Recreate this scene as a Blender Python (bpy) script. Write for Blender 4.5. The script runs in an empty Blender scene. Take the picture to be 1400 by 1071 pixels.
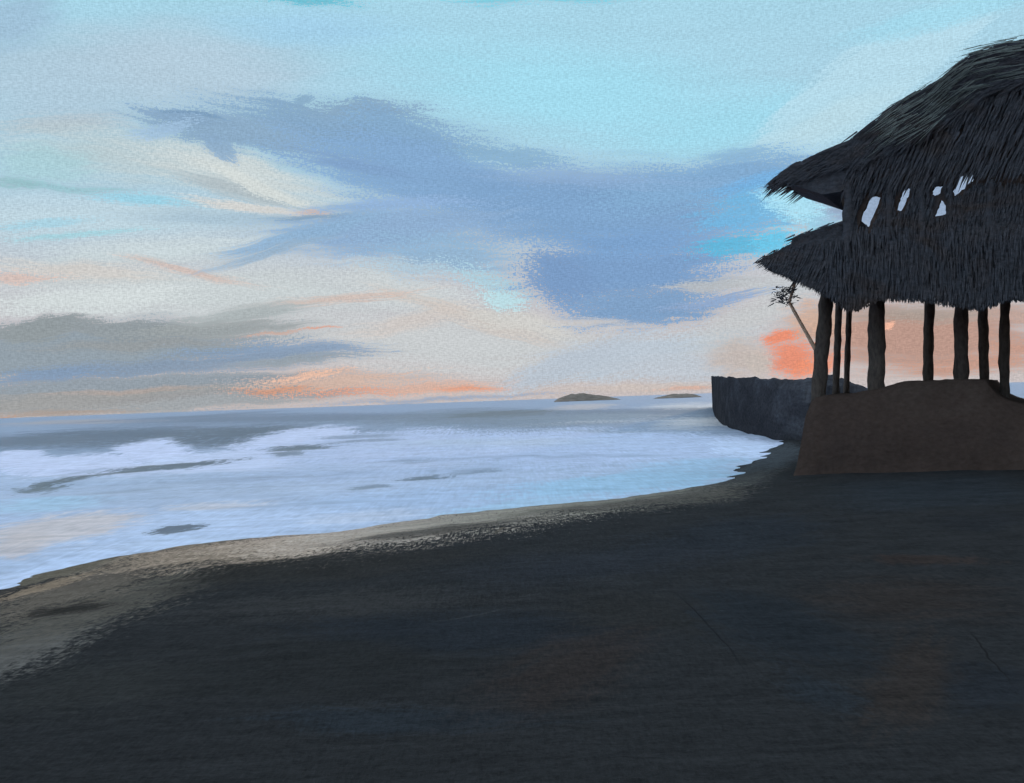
import bpy, bmesh, math, random
from mathutils import Vector, noise as mnoise
random.seed(7)
R = math.radians
SC = bpy.context.scene
COL = SC.collection

# ------------------------------------------------------------------ camera
F = 1501.0                      # focal length in pixels of a 1400 px wide picture
ROLL, PITCH = R(2.03), math.atan(11.5 / F)
EYE = Vector((0, 0, 2.5))
SEA_Z = -0.4
FWD = Vector((0, math.cos(PITCH), math.sin(PITCH)))
U0 = Vector((0, -math.sin(PITCH), math.cos(PITCH)))
R0 = Vector((1, 0, 0))
RT = R0 * math.cos(ROLL) - U0 * math.sin(ROLL)
UP = R0 * math.sin(ROLL) + U0 * math.cos(ROLL)
cd = bpy.data.cameras.new('camera')
cd.sensor_width, cd.lens = 36, 36 * F / 1400
cd.clip_start, cd.clip_end = 0.1, 40000
cam = bpy.data.objects.new('camera', cd)
from mathutils import Matrix
cam.matrix_world = Matrix(((RT.x, UP.x, -FWD.x, EYE.x), (RT.y, UP.y, -FWD.y, EYE.y), (RT.z, UP.z, -FWD.z, EYE.z), (0, 0, 0, 1)))
COL.objects.link(cam)
SC.camera = cam

def ray(px, py):
    return (FWD + RT * ((px - 700) / F) + UP * ((535.5 - py) / F)).normalized()
def on_z(px, py, z):
    d = ray(px, py)
    if d.z > -1e-4: d.z = -1e-4
    return EYE + d * ((z - EYE.z) / d.z)
def lin(c):
    return tuple(((x / 255 + 0.055) / 1.055) ** 2.4 if x > 10 else x / 255 / 12.92 for x in c)

# ------------------------------------------------------------------ node helpers
class NT:
    def __init__(s, tree):
        s.t = tree; s.n = tree.nodes; s.l = tree.links
        s.n.clear()
    def node(s, typ, **kw):
        nd = s.n.new(typ)
        for k, v in kw.items(): setattr(nd, k, v)
        return nd
    def put(s, sock, v):
        if hasattr(v, 'links') or isinstance(v, bpy.types.NodeSocket): s.l.new(v, sock)
        else: sock.default_value = v
    def math(s, op, a, b=0.0, c=0.0, clamp=False):
        nd = s.node('ShaderNodeMath', operation=op); nd.use_clamp = clamp
        for i, v in enumerate((a, b, c)): s.put(nd.inputs[i], v)
        return nd.outputs[0]
    def vec(s, op, a, b=None, c=None):
        nd = s.node('ShaderNodeVectorMath', operation=op)
        for i, v in enumerate((a, b, c)):
            if v is not None: s.put(nd.inputs[i], v)
        return nd.outputs['Value'] if op in ('DOT_PRODUCT', 'LENGTH') else nd.outputs[0]
    def comb(s, x, y, z=0.0):
        nd = s.node('ShaderNodeCombineXYZ')
        for i, v in enumerate((x, y, z)): s.put(nd.inputs[i], v)
        return nd.outputs[0]
    def noise(s, v, scale=1.0, detail=2.0, rough=0.5, dim='2D', dist=0.0):
        nd = s.node('ShaderNodeTexNoise', noise_dimensions=dim)
        s.put(nd.inputs['Vector'], v)
        for k, x in (('Scale', scale), ('Detail', detail), ('Roughness', rough), ('Distortion', dist)): nd.inputs[k].default_value = x
        return nd.outputs['Fac']
    def smooth(s, v, a, b, c=0.0, d=1.0, kind='SMOOTHSTEP'):
        nd = s.node('ShaderNodeMapRange', interpolation_type=kind)
        for i, x in enumerate((v, a, b, c, d)): s.put(nd.inputs[i], x)
        return nd.outputs[0]
    def mix(s, fac, a, b, mode='MIX'):
        nd = s.node('ShaderNodeMix', data_type='RGBA', blend_type=mode)
        s.put(nd.inputs[0], fac); s.put(nd.inputs[6], a); s.put(nd.inputs[7], b)
        return nd.outputs[2]
def rgba(c): return (c[0], c[1], c[2], 1.0)

def stroke_group():
    """one brush mark: a soft ellipse whose edge is broken along the stroke and by the surface grain"""
    g = bpy.data.node_groups.new('brush_mark', 'ShaderNodeTree')
    for nm, typ in (('P', 'NodeSocketVector'), ('A', 'NodeSocketVector'), ('B', 'NodeSocketVector'), ('Seed', 'NodeSocketVector'), ('Grain', 'NodeSocketFloat'),
                    ('Soft', 'NodeSocketFloat'), ('Streak', 'NodeSocketFloat'), ('Dry', 'NodeSocketFloat'), ('Bend', 'NodeSocketFloat'), ('Opacity', 'NodeSocketFloat')):
        g.interface.new_socket(nm, in_out='INPUT', socket_type=typ)
    g.interface.new_socket('Mask', in_out='OUTPUT', socket_type='NodeSocketFloat')
    k = NT(g)
    gi, go = k.node('NodeGroupInput'), k.node('NodeGroupOutput')
    a = k.vec('DOT_PRODUCT', gi.outputs['P'], gi.outputs['A'])
    b = k.vec('DOT_PRODUCT', gi.outputs['P'], gi.outputs['B'])
    b = k.math('SUBTRACT', b, k.math('MULTIPLY', k.math('MULTIPLY', a, a), gi.outputs['Bend']))
    q = k.comb(a, b, 0.0)
    n = k.noise(k.vec('ADD', k.vec('MULTIPLY', q, (1.6, 5.0, 0.0)), gi.outputs['Seed']), 1.0, 2.0, 0.6)
    d = k.math('SUBTRACT', 1.0, k.vec('LENGTH', q))
    e = k.math('MULTIPLY_ADD', k.math('SUBTRACT', n, 0.5), gi.outputs['Streak'], d)
    e = k.math('MULTIPLY_ADD', k.math('SUBTRACT', gi.outputs['Grain'], 0.5), k.math('MULTIPLY', gi.outputs['Dry'], 0.6), e)
    m = k.smooth(e, 0.0, gi.outputs['Soft'])
    k.l.new(k.math('MULTIPLY', m, gi.outputs['Opacity']), go.inputs[0])
    return g
BRUSH = stroke_group()

def paint(k, P, grain, base, strokes, to_uv, tint=lambda c: lin(c)):
    """lay strokes (cx, cy, rx, ry, angle, colour[, soft, streak, dry, opacity, bend]) over base"""
    out = base
    for s in strokes:
        cx, cy, rx, ry, ang, colr = s[:6]
        soft, streak, dry, op, bend = (tuple(s[6:]) + (0.5, 0.9, 0.6, 1.0, 0.0)[len(s) - 6:])
        ca, sa = math.cos(R(ang)), math.sin(R(ang))
        c0 = to_uv(cx, cy)
        def d(ex, ey):
            p, m = to_uv(cx + ex, cy - ey), to_uv(cx - ex, cy + ey)
            return ((p[0] - m[0]) / 2, (p[1] - m[1]) / 2)
        e1, e2 = d(rx * ca, rx * sa), d(-ry * sa, ry * ca)
        det = e1[0] * e2[1] - e1[1] * e2[0]
        A = (e2[1] / det, -e2[0] / det); B = (-e1[1] / det, e1[0] / det)
        nd = k.node('ShaderNodeGroup'); nd.node_tree = BRUSH
        k.l.new(k.vec('MULTIPLY_ADD', out, (1e-9, 1e-9, 1e-9), P) if not isinstance(out, tuple) else P, nd.inputs['P'])   # keeps the strokes in order
        nd.inputs['A'].default_value = (A[0], A[1], -(A[0] * c0[0] + A[1] * c0[1]))
        nd.inputs['B'].default_value = (B[0], B[1], -(B[0] * c0[0] + B[1] * c0[1]))
        nd.inputs['Seed'].default_value = (random.uniform(-50, 50), random.uniform(-50, 50), 0)
        k.l.new(grain, nd.inputs['Grain'])
        for nm, v in (('Soft', soft), ('Streak', streak), ('Dry', dry), ('Bend', bend), ('Opacity', op)): nd.inputs[nm].default_value = v
        out = k.mix(nd.outputs[0], out, rgba(tint(colr)))
    return out

# ------------------------------------------------------------------ sky
def sky_uv(px, py):
    d = ray(px, py)
    return (math.atan2(d.x, d.y), math.asin(d.z))
SUN_AZ, SUN_EL = sky_uv(1078, 478)
SKY = [
 # cx, cy, rx, ry, angle, colour, soft, streak, dry, opacity, bend
 (150, 110, 420, 110, 3, (178, 198, 213), .8, .4, .2),
 (270, 95, 210, 75, -8, (183, 200, 214), .8, .4, .2, .8),
 (20, 30, 90, 60, 20, (160, 184, 206), .8, .5, .3, .8),
 (430, 40, 200, 40, -4, (165, 203, 228), .9, .4, .2, .8),
 (800, 130, 420, 110, -6, (165, 216, 233), .9, .3, .2, .9),
 (1010, 170, 260, 60, 10, (163, 214, 231), .9, .3, .2, .8),
 (1190, 110, 230, 52, 34, (186, 215, 228), .25, .4, .3, .85),
 (1130, 170, 150, 30, 24, (190, 214, 223), .8, .5, .4, .7),
 (1290, 20, 190, 26, 16, (164, 213, 231), .7, .5, .3, .8),
 (760, -6, 170, 14, 2, (120, 195, 215), .5, 1.4, 1.2, .8),
 (420, 0, 70, 9, -4, (95, 180, 200), .5, 1.6, 1.6, .8),
 # pale left bank under the blue
 (90, 172, 130, 22, 2, (182, 190, 198), .8, .8, .5, .9),
 (200, 215, 280, 50, -6, (190, 200, 203), .8, .6, .4, .9),
 (60, 225, 100, 38, 0, (172, 202, 208), .8, .8, .5, .8),
 (330, 240, 190, 40, -14, (206, 209, 208), .7, .7, .4, .95),
 (110, 300, 320, 45, 2, (194, 210, 219), .8, .5, .3, .9),
 (90, 256, 130, 8, -3, (152, 188, 196), .8, 1.4, 1.0, .8),
 (20, 252, 50, 12, -5, (146, 180, 184), .8, 1.4, 1.0, .6),
 (195, 272, 95, 10, -5, (156, 204, 222), .7, 1.2, .7, .9),
 (60, 305, 90, 10, 6, (165, 206, 222), .7, 1.4, .8, .7),
 (110, 320, 120, 6, 5, (160, 206, 216), .7, 1.6, .8, .7),
 (300, 298, 190, 16, -2, (172, 190, 204), .9, .8, .4, .9),
 (200, 345, 260, 28, 4, (204, 210, 212), .8, .7, .4, .9),
 (330, 262, 130, 14, -14, (176, 182, 186), .7, .9, .5, .8),
 (360, 258, 120, 12, -22, (214, 214, 210), .6, .9, .5, .9),
 (350, 285, 125, 9, -8, (216, 208, 202), .6, .9, .5, .9),
 (430, 291, 34, 6, -3, (222, 190, 172), .7, 1.2, .6, .8),
 # lower cream band
 (300, 400, 460, 60, 0, (203, 204, 204), .8, .5, .3, 1.0),
 (110, 372, 180, 20, -4, (212, 202, 196), .8, .9, .5, .9),
 (20, 380, 70, 11, 2, (218, 188, 176), .7, 1.8, 1.4, .7),
 (260, 372, 120, 9, -12, (210, 184, 172), .8, 1.2, .6, .7),
 (120, 412, 200, 24, 3, (214, 215, 214), .7, .7, .4, .95),
 (620, 470, 430, 62, -3, (203, 200, 200), .8, .5, .3, 1.0),
 (560, 400, 150, 36, -16, (206, 206, 206), .8, .7, .4, .9),
 (660, 440, 190, 16, -18, (208, 190, 180), .8, 1.1, .6, .75),
 (470, 408, 150, 9, 6, (210, 186, 174), .8, 1.3, .6, .7),
 (700, 440, 110, 22, -10, (210, 202, 196), .7, .8, .5, .9),
 (560, 440, 130, 18, 12, (212, 196, 188), .8, 1.1, .6, .7),
 # large blue-grey cloud
 (480, 180, 240, 42, -8, (134, 165, 196), .45, .7, .9, 1.0),
 (330, 182, 160, 27, -9, (140, 168, 196), .35, .8, .9, 1.0),
 (255, 156, 62, 4, -9, (122, 152, 184), .4, .9, .8, .95),
 (240, 160, 62, 9, -12, (136, 164, 194), .35, 1.0, 1.0, .9),
 (225, 176, 55, 12, 10, (164, 188, 214), .5, 1.0, .9, .8),
 (415, 136, 18, 8, 18, (140, 168, 194), .4, .9, .9, .9),
 (505, 150, 90, 17, -2, (136, 164, 192), .4, 1.2, 1.2, .95),
 (570, 190, 120, 34, -22, (132, 166, 200), .45, .8, 1.0, 1.0),
 (300, 204, 34, 16, -35, (140, 168, 198), .4, .9, .8, .9),
 (600, 245, 250, 62, -12, (131, 165, 204), .5, .6, .8, 1.0),
 (700, 215, 90, 18, -8, (140, 172, 200), .4, 1.2, 1.3, .85),
 (820, 290, 290, 78, -2, (127, 161, 201), .5, .5, .7, 1.0),
 (980, 250, 200, 42, 8, (130, 167, 205), .5, .7, .9, 1.0),
 (1010, 212, 70, 12, 6, (142, 176, 206), .5, 1.2, 1.3, .8),
 (540, 312, 210, 50, 3, (140, 169, 205), .6, .8, .7, .95),
 (420, 320, 150, 14, 14, (146, 174, 204), .6, .9, .6, .9),
 (370, 345, 120, 9, 16, (150, 172, 196), .7, 1.1, .6, .8),
 (610, 350, 150, 40, -6, (148, 176, 204), .7, .9, 1.1, .9),
 (560, 364, 90, 12, -4, (190, 204, 212), .7, 1.5, 2.2, .6),
 (670, 386, 70, 20, -20, (174, 202, 214), .7, 1.2, 1.8, .85),
 (690, 410, 42, 18, -10, (190, 219, 225), .6, 1.2, 1.2, .9),
 (860, 370, 170, 58, 4, (124, 156, 198), .4, .7, .8, 1.0),
 (775, 388, 80, 44, -34, (122, 152, 194), .5, .8, .9, 1.0),
 (880, 420, 130, 34, 4, (127, 157, 195), .45, .9, 1.0, 1.0),
 (900, 330, 230, 30, 0, (124, 160, 204), .8, .7, .5, .8),
 (800, 245, 200, 20, -3, (146, 170, 204), .8, .9, .6, .7),
 (480, 225, 120, 16, -14, (128, 158, 198), .8, .9, .6, .8),
 (560, 280, 140, 12, 3, (150, 176, 214), .8, 1.0, .6, .7),
 (420, 298, 70, 5, 2, (126, 150, 176), .7, 1.2, .7, .7),
 # bright cyan by the roof
 (1030, 290, 100, 40, 10, (118, 178, 218), .7, 1.2, .7, .9),
 (1085, 275, 60, 26, -10, (166, 216, 236), .6, 1.2, 1.0, .9),
 (1010, 335, 80, 18, 6, (98, 180, 214), .6, 1.3, .8, .9),
 (1060, 330, 40, 20, 20, (112, 194, 226), .6, 1.4, 1.0, .9),
 (1120, 300, 60, 30, -8, (152, 206, 228), .6, 1.2, 1.0, .8),
 (1040, 250, 110, 14, 14, (120, 172, 218), .8, 1.0, .7, .8),
 (1190, 285, 110, 40, 0, (168, 182, 206), .8, .7, .6, .9),
 (1290, 270, 120, 50, 0, (176, 184, 200), .8, .7, .6, .9),
 (1255, 275, 170, 60, 0, (150, 163, 188), .4, .7, .6, .95),
 (1090, 282, 44, 20, -12, (176, 220, 236), .6, 1.2, 1.2, .85),
 # below it
 (980, 386, 90, 11, 2, (186, 184, 186), .6, 1.2, .8, .9),
 (1070, 395, 80, 22, -4, (196, 194, 196), .6, 1.0, .7, .9),
 (980, 410, 90, 10, 10, (142, 164, 200), .6, 1.2, .8, .9),
 (960, 470, 130, 30, 12, (196, 197, 201), .6, .8, .6, .95),
 (1030, 432, 90, 24, 16, (200, 196, 196), .7, .8, .6, .95),
 (840, 490, 150, 40, 10, (190, 195, 205), .6, .7, .5, .95),
 (770, 500, 120, 24, 22, (188, 192, 202), .5, .8, .6, .9),
 (930, 505, 130, 30, 2, (192, 194, 202), .7, .7, .5, .9),
 (880, 530, 170, 9, 2, (204, 186, 178), .8, 1.2, .7, .85),
 (940, 531, 60, 4, 2, (214, 170, 150), .8, 1.4, .8, .7),
 (800, 440, 90, 8, -4, (206, 196, 192), .8, 1.2, 1.0, .7),
 # grey bank at the left horizon
 (130, 480, 330, 46, 3, (150, 156, 164), .4, .6, .6, 1.0),
 (200, 538, 400, 30, 2, (158, 157, 160), .35, .6, .5, 1.0),
 (60, 450, 90, 17, 8, (150, 152, 154), .3, .8, .5, 1.0),
 (180, 452, 100, 15, -2, (150, 152, 155), .3, .9, .6, 1.0),
 (330, 432, 110, 14, 8, (172, 174, 174), .5, 1.0, .9, .9),
 (300, 450, 160, 14, 3, (158, 158, 158), .6, 1.0, .6, .9),
 (200, 470, 200, 10, 2, (154, 152, 152), .7, 1.0, .6, .8),
 (390, 482, 160, 19, 1, (137, 154, 180), .6, 1.0, .7, .9),
 (240, 500, 270, 20, 3, (138, 150, 170), .7, .9, .6, .9),
 (60, 512, 120, 15, 4, (134, 151, 178), .7, 1.0, .6, .8),
 (400, 494, 110, 9, 4, (154, 158, 164), .6, 1.1, .6, .8),
 (380, 455, 70, 3, 5, (208, 172, 156), .7, 1.6, 1.2, .7),
 (440, 450, 34, 2.2, 5, (220, 156, 130), .7, 1.6, 1.2, .7),
 (120, 545, 260, 22, 4, (162, 156, 154), .6, .7, .5, 1.0),
 (190, 524, 360, 12, 2, (150, 154, 162), .5, .8, .5, .95),
 (180, 534, 150, 5, 2, (182, 160, 150), .8, 1.2, .6, .7),
 (240, 543, 200, 6, 3, (158, 152, 152), .7, 1.0, .6, .8),
 (250, 552, 190, 11, 4, (166, 164, 166), .6, 1.0, .6, .8),
 (70, 566, 150, 7, 3, (172, 150, 138), .8, 1.6, 1.2, .7),
 (0, 575, 30, 8, 4, (204, 156, 130), .8, 1.4, .9, .8),
 (460, 523, 150, 20, 3, (212, 182, 166), .7, 1.2, 1.2, .85),
 (500, 536, 130, 7, 2, (222, 156, 128), .8, 1.8, 2.0, .7),
 (600, 546, 190, 4, 2.5, (150, 160, 182), .8, 1.6, 1.6, .8),
 (200, 567, 170, 3.5, 2, (146, 152, 166), .8, 1.6, 1.6, .7),
 (380, 534, 70, 8, 4, (208, 150, 122), .8, 1.6, 1.4, .75),
 (600, 530, 110, 12, 2, (214, 178, 162), .7, 1.1, .8, .9),
 (640, 532, 60, 5, 2, (224, 158, 130), .7, 1.3, .9, .8),
 (420, 515, 60, 6, 8, (236, 192, 168), .6, 1.4, 1.0, .8),
 # sunset behind the pavilion
 (1250, 460, 220, 62, 0, (186, 151, 138), .6, .6, .4, 1.0),
 (1010, 490, 56, 40, 0, (196, 178, 170), .8, .9, .8, .9),
 (1120, 440, 60, 40, 0, (206, 172, 152), .8, .9, .7, .9),
 (1082, 490, 50, 34, -5, (228, 142, 114), .7, .8, .7, .95),
 (1066, 463, 34, 12, 10, (232, 142, 112), .6, .9, .6, .95),
 (1036, 496, 22, 24, 0, (198, 182, 174), .5, .9, .8, .9),
 (1120, 500, 50, 20, 10, (236, 146, 112), .8, .8, .5, .8),
 (1260, 430, 170, 16, 0, (170, 152, 142), .8, 1.1, .8, .8),
 (1320, 500, 160, 16, 3, (194, 151, 134), .8, 1.0, .6, .9),
 (1390, 480, 70, 20, 3, (194, 151, 134), .8, 1.1, .7, .8),
 (1390, 430, 60, 22, 0, (190, 161, 150), .8, 1.0, .6, .8),
 (1215, 447, 12, 6, 30, (244, 186, 160), .4, .8, .5, .9),
]
world = bpy.data.worlds.new('World'); SC.world = world
world.use_nodes = True
k = NT(world.node_tree)
tc = k.node('ShaderNodeTexCoord')
sep = k.node('ShaderNodeSeparateXYZ'); k.l.new(tc.outputs['Generated'], sep.inputs[0])
az = k.math('ARCTAN2', sep.outputs[0], sep.outputs[1]); el = k.math('ARCSINE', sep.outputs[2])
P = k.comb(az, el, 1.0)
warp = k.noise(P, 14.0, 3.0, 0.6)
P2 = k.vec('ADD', P, k.comb(0.0, k.math('MULTIPLY', k.math('SUBTRACT', warp, 0.5), 0.012), 0.0))
g1 = k.noise(k.vec('MULTIPLY', P, (260.0, 950.0, 0.0)), 1.0, 1.0)
g2 = k.noise(k.vec('MULTIPLY', P, (900.0, 300.0, 0.0)), 1.0, 1.0)
grain = k.smooth(k.math('ADD', k.math('MULTIPLY', g1, 0.6), k.math('MULTIPLY', g2, 0.4)), 0.32, 0.68, 0.0, 1.0, 'LINEAR')
nish = k.node('ShaderNodeTexSky', sky_type='NISHITA'); nish.sun_disc = False
nish.sun_elevation, nish.sun_rotation = SUN_EL, SUN_AZ
nish.air_density, nish.dust_density = 1.0, 1.0
ramp = k.node('ShaderNodeValToRGB')
k.l.new(k.smooth(el, R(-4), R(90), 0.0, 1.0, 'LINEAR'), ramp.inputs[0])
cr = ramp.color_ramp
def stop(deg, c, first=None):
    e = cr.elements[first] if first is not None else cr.elements.new(0.5)
    e.position = (deg + 4) / 94; e.color = rgba(c)
stop(-4, lin((150, 165, 190)), 0); stop(90, (1.05, 1.28, 1.52), 1)
stop(0.3, lin((200, 190, 188))); stop(6, lin((196, 198, 204))); stop(12, lin((172, 208, 226))); stop(20, lin((166, 212, 231))); stop(30, (0.55, 0.78, 0.95))
stop(50, (0.95, 1.15, 1.36))
high = k.smooth(el, R(24), R(50), 0.0, 0.08)          # the clear sky overhead, above the painted clouds
base = k.mix(1.0, ramp.outputs[0], k.mix(1.0, nish.outputs[0], k.comb(high, high, high), 'MULTIPLY'), 'ADD')
cool = lambda c: lin(c) if c[0] - c[2] > 34 else (lin((c[0] + 1, c[1] + 4, c[2] + 3)) if c[2] - c[0] > 55 and c[1] < 170 else lin((c[0] - 3, c[1] + 4, c[2] + 6)))
skycol = paint(k, P2, grain, base, SKY, sky_uv, cool)
br = k.noise(k.vec('MULTIPLY', P2, (9.0, 90.0, 0.0)), 1.0, 4.0, 0.65)
lum = k.math('ADD', k.smooth(br, 0.2, 0.8, 0.965, 1.035, 'LINEAR'), k.smooth(grain, 0.0, 1.0, -0.115, 0.115, 'LINEAR'))
skycol = k.mix(1.0, skycol, k.comb(lum, lum, lum), 'MULTIPLY')
bg = k.node('ShaderNodeBackground'); k.l.new(skycol, bg.inputs[0]); bg.inputs[1].default_value = 1.0
wo = k.node('ShaderNodeOutputWorld'); k.l.new(bg.outputs[0], wo.inputs[0])
world.cycles.sampling_method = 'MANUAL'; world.cycles.sample_map_resolution = 512

# ------------------------------------------------------------------ sun, exposure
sl = bpy.data.lights.new('sun', 'SUN'); sl.energy = 2.0; sl.angle = R(0.5); sl.color = (1.0, 0.72, 0.5)
sun = bpy.data.objects.new('sun', sl); COL.objects.link(sun)
sd = Vector((math.sin(SUN_AZ) * math.cos(SUN_EL), math.cos(SUN_AZ) * math.cos(SUN_EL), math.sin(SUN_EL)))
sun.rotation_euler = sd.to_track_quat('Z', 'Y').to_euler(); sun.location = (0, 0, 30)
SC.view_settings.view_transform = 'Standard'; SC.view_settings.look = 'None'
SC.view_settings.exposure = 0; SC.view_settings.gamma = 1; SC.view_settings.use_curve_mapping = False
SC.render.engine = 'CYCLES'
SC.cycles.max_bounces = 2; SC.cycles.diffuse_bounces = 1; SC.cycles.glossy_bounces = 1
SC.cycles.use_adaptive_sampling = True; SC.cycles.adaptive_threshold = 0.04; SC.cycles.adaptive_min_samples = 12

# ------------------------------------------------------------------ objects: helpers
def link(name, bm, mat, parent=None, smooth=False):
    me = bpy.data.meshes.new(name); bm.to_mesh(me); bm.free()
    if smooth:
        for p in me.polygons: p.use_smooth = True
    me.materials.append(mat)
    o = bpy.data.objects.new(name, me); COL.objects.link(o)
    if parent: o.parent = parent; o.matrix_parent_inverse = parent.matrix_world.inverted()
    return o
def tag(o, label=None, cat=None, group=None, kind=None):
    for a, b in (('label', label), ('category', cat), ('group', group), ('kind', kind)):
        if b: o[a] = b
    return o
def fbm(x, y, z=0.0, oct=4):
    return mnoise.fractal(Vector((x, y, z)), 1.0, 2.0, oct)
def grid(bm, nx, ny, f):
    vs = [[bm.verts.new(f(i, j)) for i in range(nx)] for j in range(ny)]
    for j in range(ny - 1):
        for i in range(nx - 1):
            bm.faces.new((vs[j][i], vs[j][i + 1], vs[j + 1][i + 1], vs[j + 1][i]))
    return vs

E_UP = (0.88, 1.04, 1.19)        # light a level surface gets from this sky
def alb(E):
    return lambda c: tuple(min(0.92, a / e) for a, e in zip(lin(c), E))

def ground_coords(k):
    geo = k.node('ShaderNodeNewGeometry')
    s = k.node('ShaderNodeSeparateXYZ'); k.l.new(geo.outputs['Position'], s.inputs[0])
    ly = k.math('LOGARITHM', k.math('MAXIMUM', s.outputs[1], 1.0), math.e)
    return geo, s, ly
def finish(k, colr, rough, spec, bump=None, bstr=0.3, bdist=0.05):
    p = k.node('ShaderNodeBsdfPrincipled')
    k.put(p.inputs['Base Color'], colr)
    k.put(p.inputs['Roughness'], rough)
    p.inputs['Specular IOR Level'].default_value = spec
    if bump is not None:
        b = k.node('ShaderNodeBump'); b.inputs['Strength'].default_value = bstr; b.inputs['Distance'].default_value = bdist
        k.l.new(bump, b.inputs['Height']); k.l.new(b.outputs[0], p.inputs['Normal'])
    o = k.node('ShaderNodeOutputMaterial'); k.l.new(p.outputs[0], o.inputs[0])
def new_mat(name):
    m = bpy.data.materials.new(name); m.use_nodes = True
    return m, NT(m.node_tree)

# ------------------------------------------------------------------ sea
def plane_uv(z):
    def f(px, py):
        p = on_z(px, py, z)
        return (p.x, 30 * math.log(max(p.y, 1.0)))
    return f
SEA = [
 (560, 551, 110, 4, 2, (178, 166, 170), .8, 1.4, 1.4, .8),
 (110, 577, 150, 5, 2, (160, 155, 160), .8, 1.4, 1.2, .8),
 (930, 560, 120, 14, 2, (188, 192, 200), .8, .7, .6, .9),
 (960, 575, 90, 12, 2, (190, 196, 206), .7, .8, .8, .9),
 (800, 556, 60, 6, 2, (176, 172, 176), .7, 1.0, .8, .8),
 (150, 596, 250, 15, 3, (86, 101, 122), .5, 1.0, 2.2, 1.0),
 (60, 602, 110, 10, 2, (92, 106, 126), .6, .9, 1.2, .95),
 (330, 592, 140, 17, 5, (86, 100, 118), .5, 1.0, 2.2, 1.0),
 (480, 571, 200, 15, 3, (104, 120, 144), .5, .9, 1.8, 1.0),
 (640, 569, 190, 14, 2, (110, 126, 146), .5, .9, 1.8, .95),
 (690, 565, 90, 5, 3, (92, 104, 116), .5, 1.0, .9, .9),
 (820, 570, 110, 7, 2, (122, 138, 156), .6, 1.0, 1.4, .7),
 (30, 630, 80, 17, -2, (190, 204, 238), .25, .6, .7, 1.0),
 (110, 636, 120, 19, 2, (190, 204, 238), .3, .6, .7, 1.0),
 (205, 616, 62, 19, 4, (191, 205, 240), .3, .6, .7, 1.0),
 (300, 632, 130, 19, 3, (188, 203, 236), .3, .6, .6, 1.0),
 (420, 602, 95, 23, 8, (188, 202, 236), .3, .6, .9, 1.0),
 (560, 608, 220, 28, 2, (172, 189, 224), .4, .6, .9, 1.0),
 (760, 608, 240, 28, 1, (169, 188, 224), .4, .6, .9, 1.0),
 (930, 608, 150, 22, -2, (170, 190, 226), .4, .6, .8, 1.0),
 (1020, 612, 60, 16, -6, (182, 203, 238), .35, .7, .8, 1.0),
 (250, 665, 330, 30, 3, (156, 176, 206), .7, .7, .5, .95),
 (520, 644, 280, 18, 2, (160, 180, 214), .7, .8, .5, .9),
 (60, 690, 120, 14, 4, (156, 190, 220), .7, .9, .5, .9),
 (620, 682, 280, 24, 3, (162, 186, 222), .6, .7, .5, .95),
 (860, 660, 200, 20, 5, (150, 190, 224), .5, .8, .6, .95),
 (940, 638, 120, 12, 4, (150, 188, 222), .7, .9, .7, .8),
 (720, 694, 150, 16, 5, (156, 190, 222), .5, .8, .8, .95),
 (680, 605, 240, 8, 1, (170, 188, 214), .8, 1.1, .8, .7),
 (300, 720, 300, 30, 3, (174, 196, 231), .6, .7, .4, .95),
 (80, 722, 150, 24, 9, (190, 188, 196), .5, .8, .6, .95),
 (30, 745, 60, 20, 12, (186, 182, 188), .5, .9, .6, .8),
 (300, 692, 100, 7, 3, (188, 192, 206), .7, 1.0, .6, .8),
 (90, 778, 130, 22, 14, (180, 202, 238), .5, .7, .4, 1.0),
 (260, 742, 150, 12, 5, (176, 198, 232), .6, .7, .5, 1.0),
 (500, 705, 120, 12, 4, (182, 196, 222), .7, .9, .6, .8),
 (245, 637, 112, 4.5, 5, (84, 97, 110), .5, 1.2, 1.2, .95, .5),
 (165, 645, 70, 3.5, 9, (92, 104, 116), .5, 1.2, 1.2, .9),
 (85, 659, 62, 6, 13, (84, 96, 106), .6, 1.3, 1.8, .95),
 (55, 668, 40, 6, 4, (96, 108, 118), .6, 1.0, 1.2, .8),
 (415, 612, 62, 4, 3, (90, 104, 118), .5, 1.2, 1.2, .95),
 (500, 603, 70, 2.2, 3, (120, 136, 158), .6, 1.2, 1.2, .8),
 (395, 620, 34, 3.5, 3, (100, 114, 130), .5, .9, .9, .8),
 (240, 724, 42, 6.5, 6, (82, 95, 112), .3, 1.1, 1.0, .95),
 (580, 653, 46, 3.4, 3, (92, 108, 124), .5, 1.2, 1.0, .9),
 (650, 646, 50, 2, 4, (120, 138, 160), .6, 1.2, 1.2, .8),
 (505, 667, 36, 3, 3, (112, 130, 150), .5, 1.0, 1.0, .8),
 (490, 597, 70, 3.5, 2, (118, 134, 156), .6, 1.2, 1.2, .7),
 (650, 645, 50, 3, 3, (132, 150, 176), .6, 1.2, 1.0, .7),
 (830, 590, 120, 3, -1, (140, 156, 178), .7, 1.4, 1.2, .6),
 (350, 655, 160, 2.5, 3, (136, 152, 178), .8, 1.6, 1.6, .7),
 (160, 672, 120, 2.5, 5, (134, 152, 176), .8, 1.6, 1.6, .7),
 (700, 625, 160, 2, 1, (140, 158, 188), .8, 1.6, 1.6, .7),
 (420, 690, 120, 2.5, 3, (140, 160, 188), .8, 1.6, 1.6, .6),
 (860, 622, 90, 2, 0, (138, 158, 186), .8, 1.6, 1.6, .6),
 (560, 630, 80, 2, 2, (132, 148, 174), .8, 1.6, 1.6, .7),
 (90, 648, 90, 2.5, 6, (140, 156, 180), .8, 1.6, 1.6, .6),
]
m_sea, k = new_mat('sea_water')
geo, s, ly = ground_coords(k)
ly30 = k.math('MULTIPLY', ly, 30.0)
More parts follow.
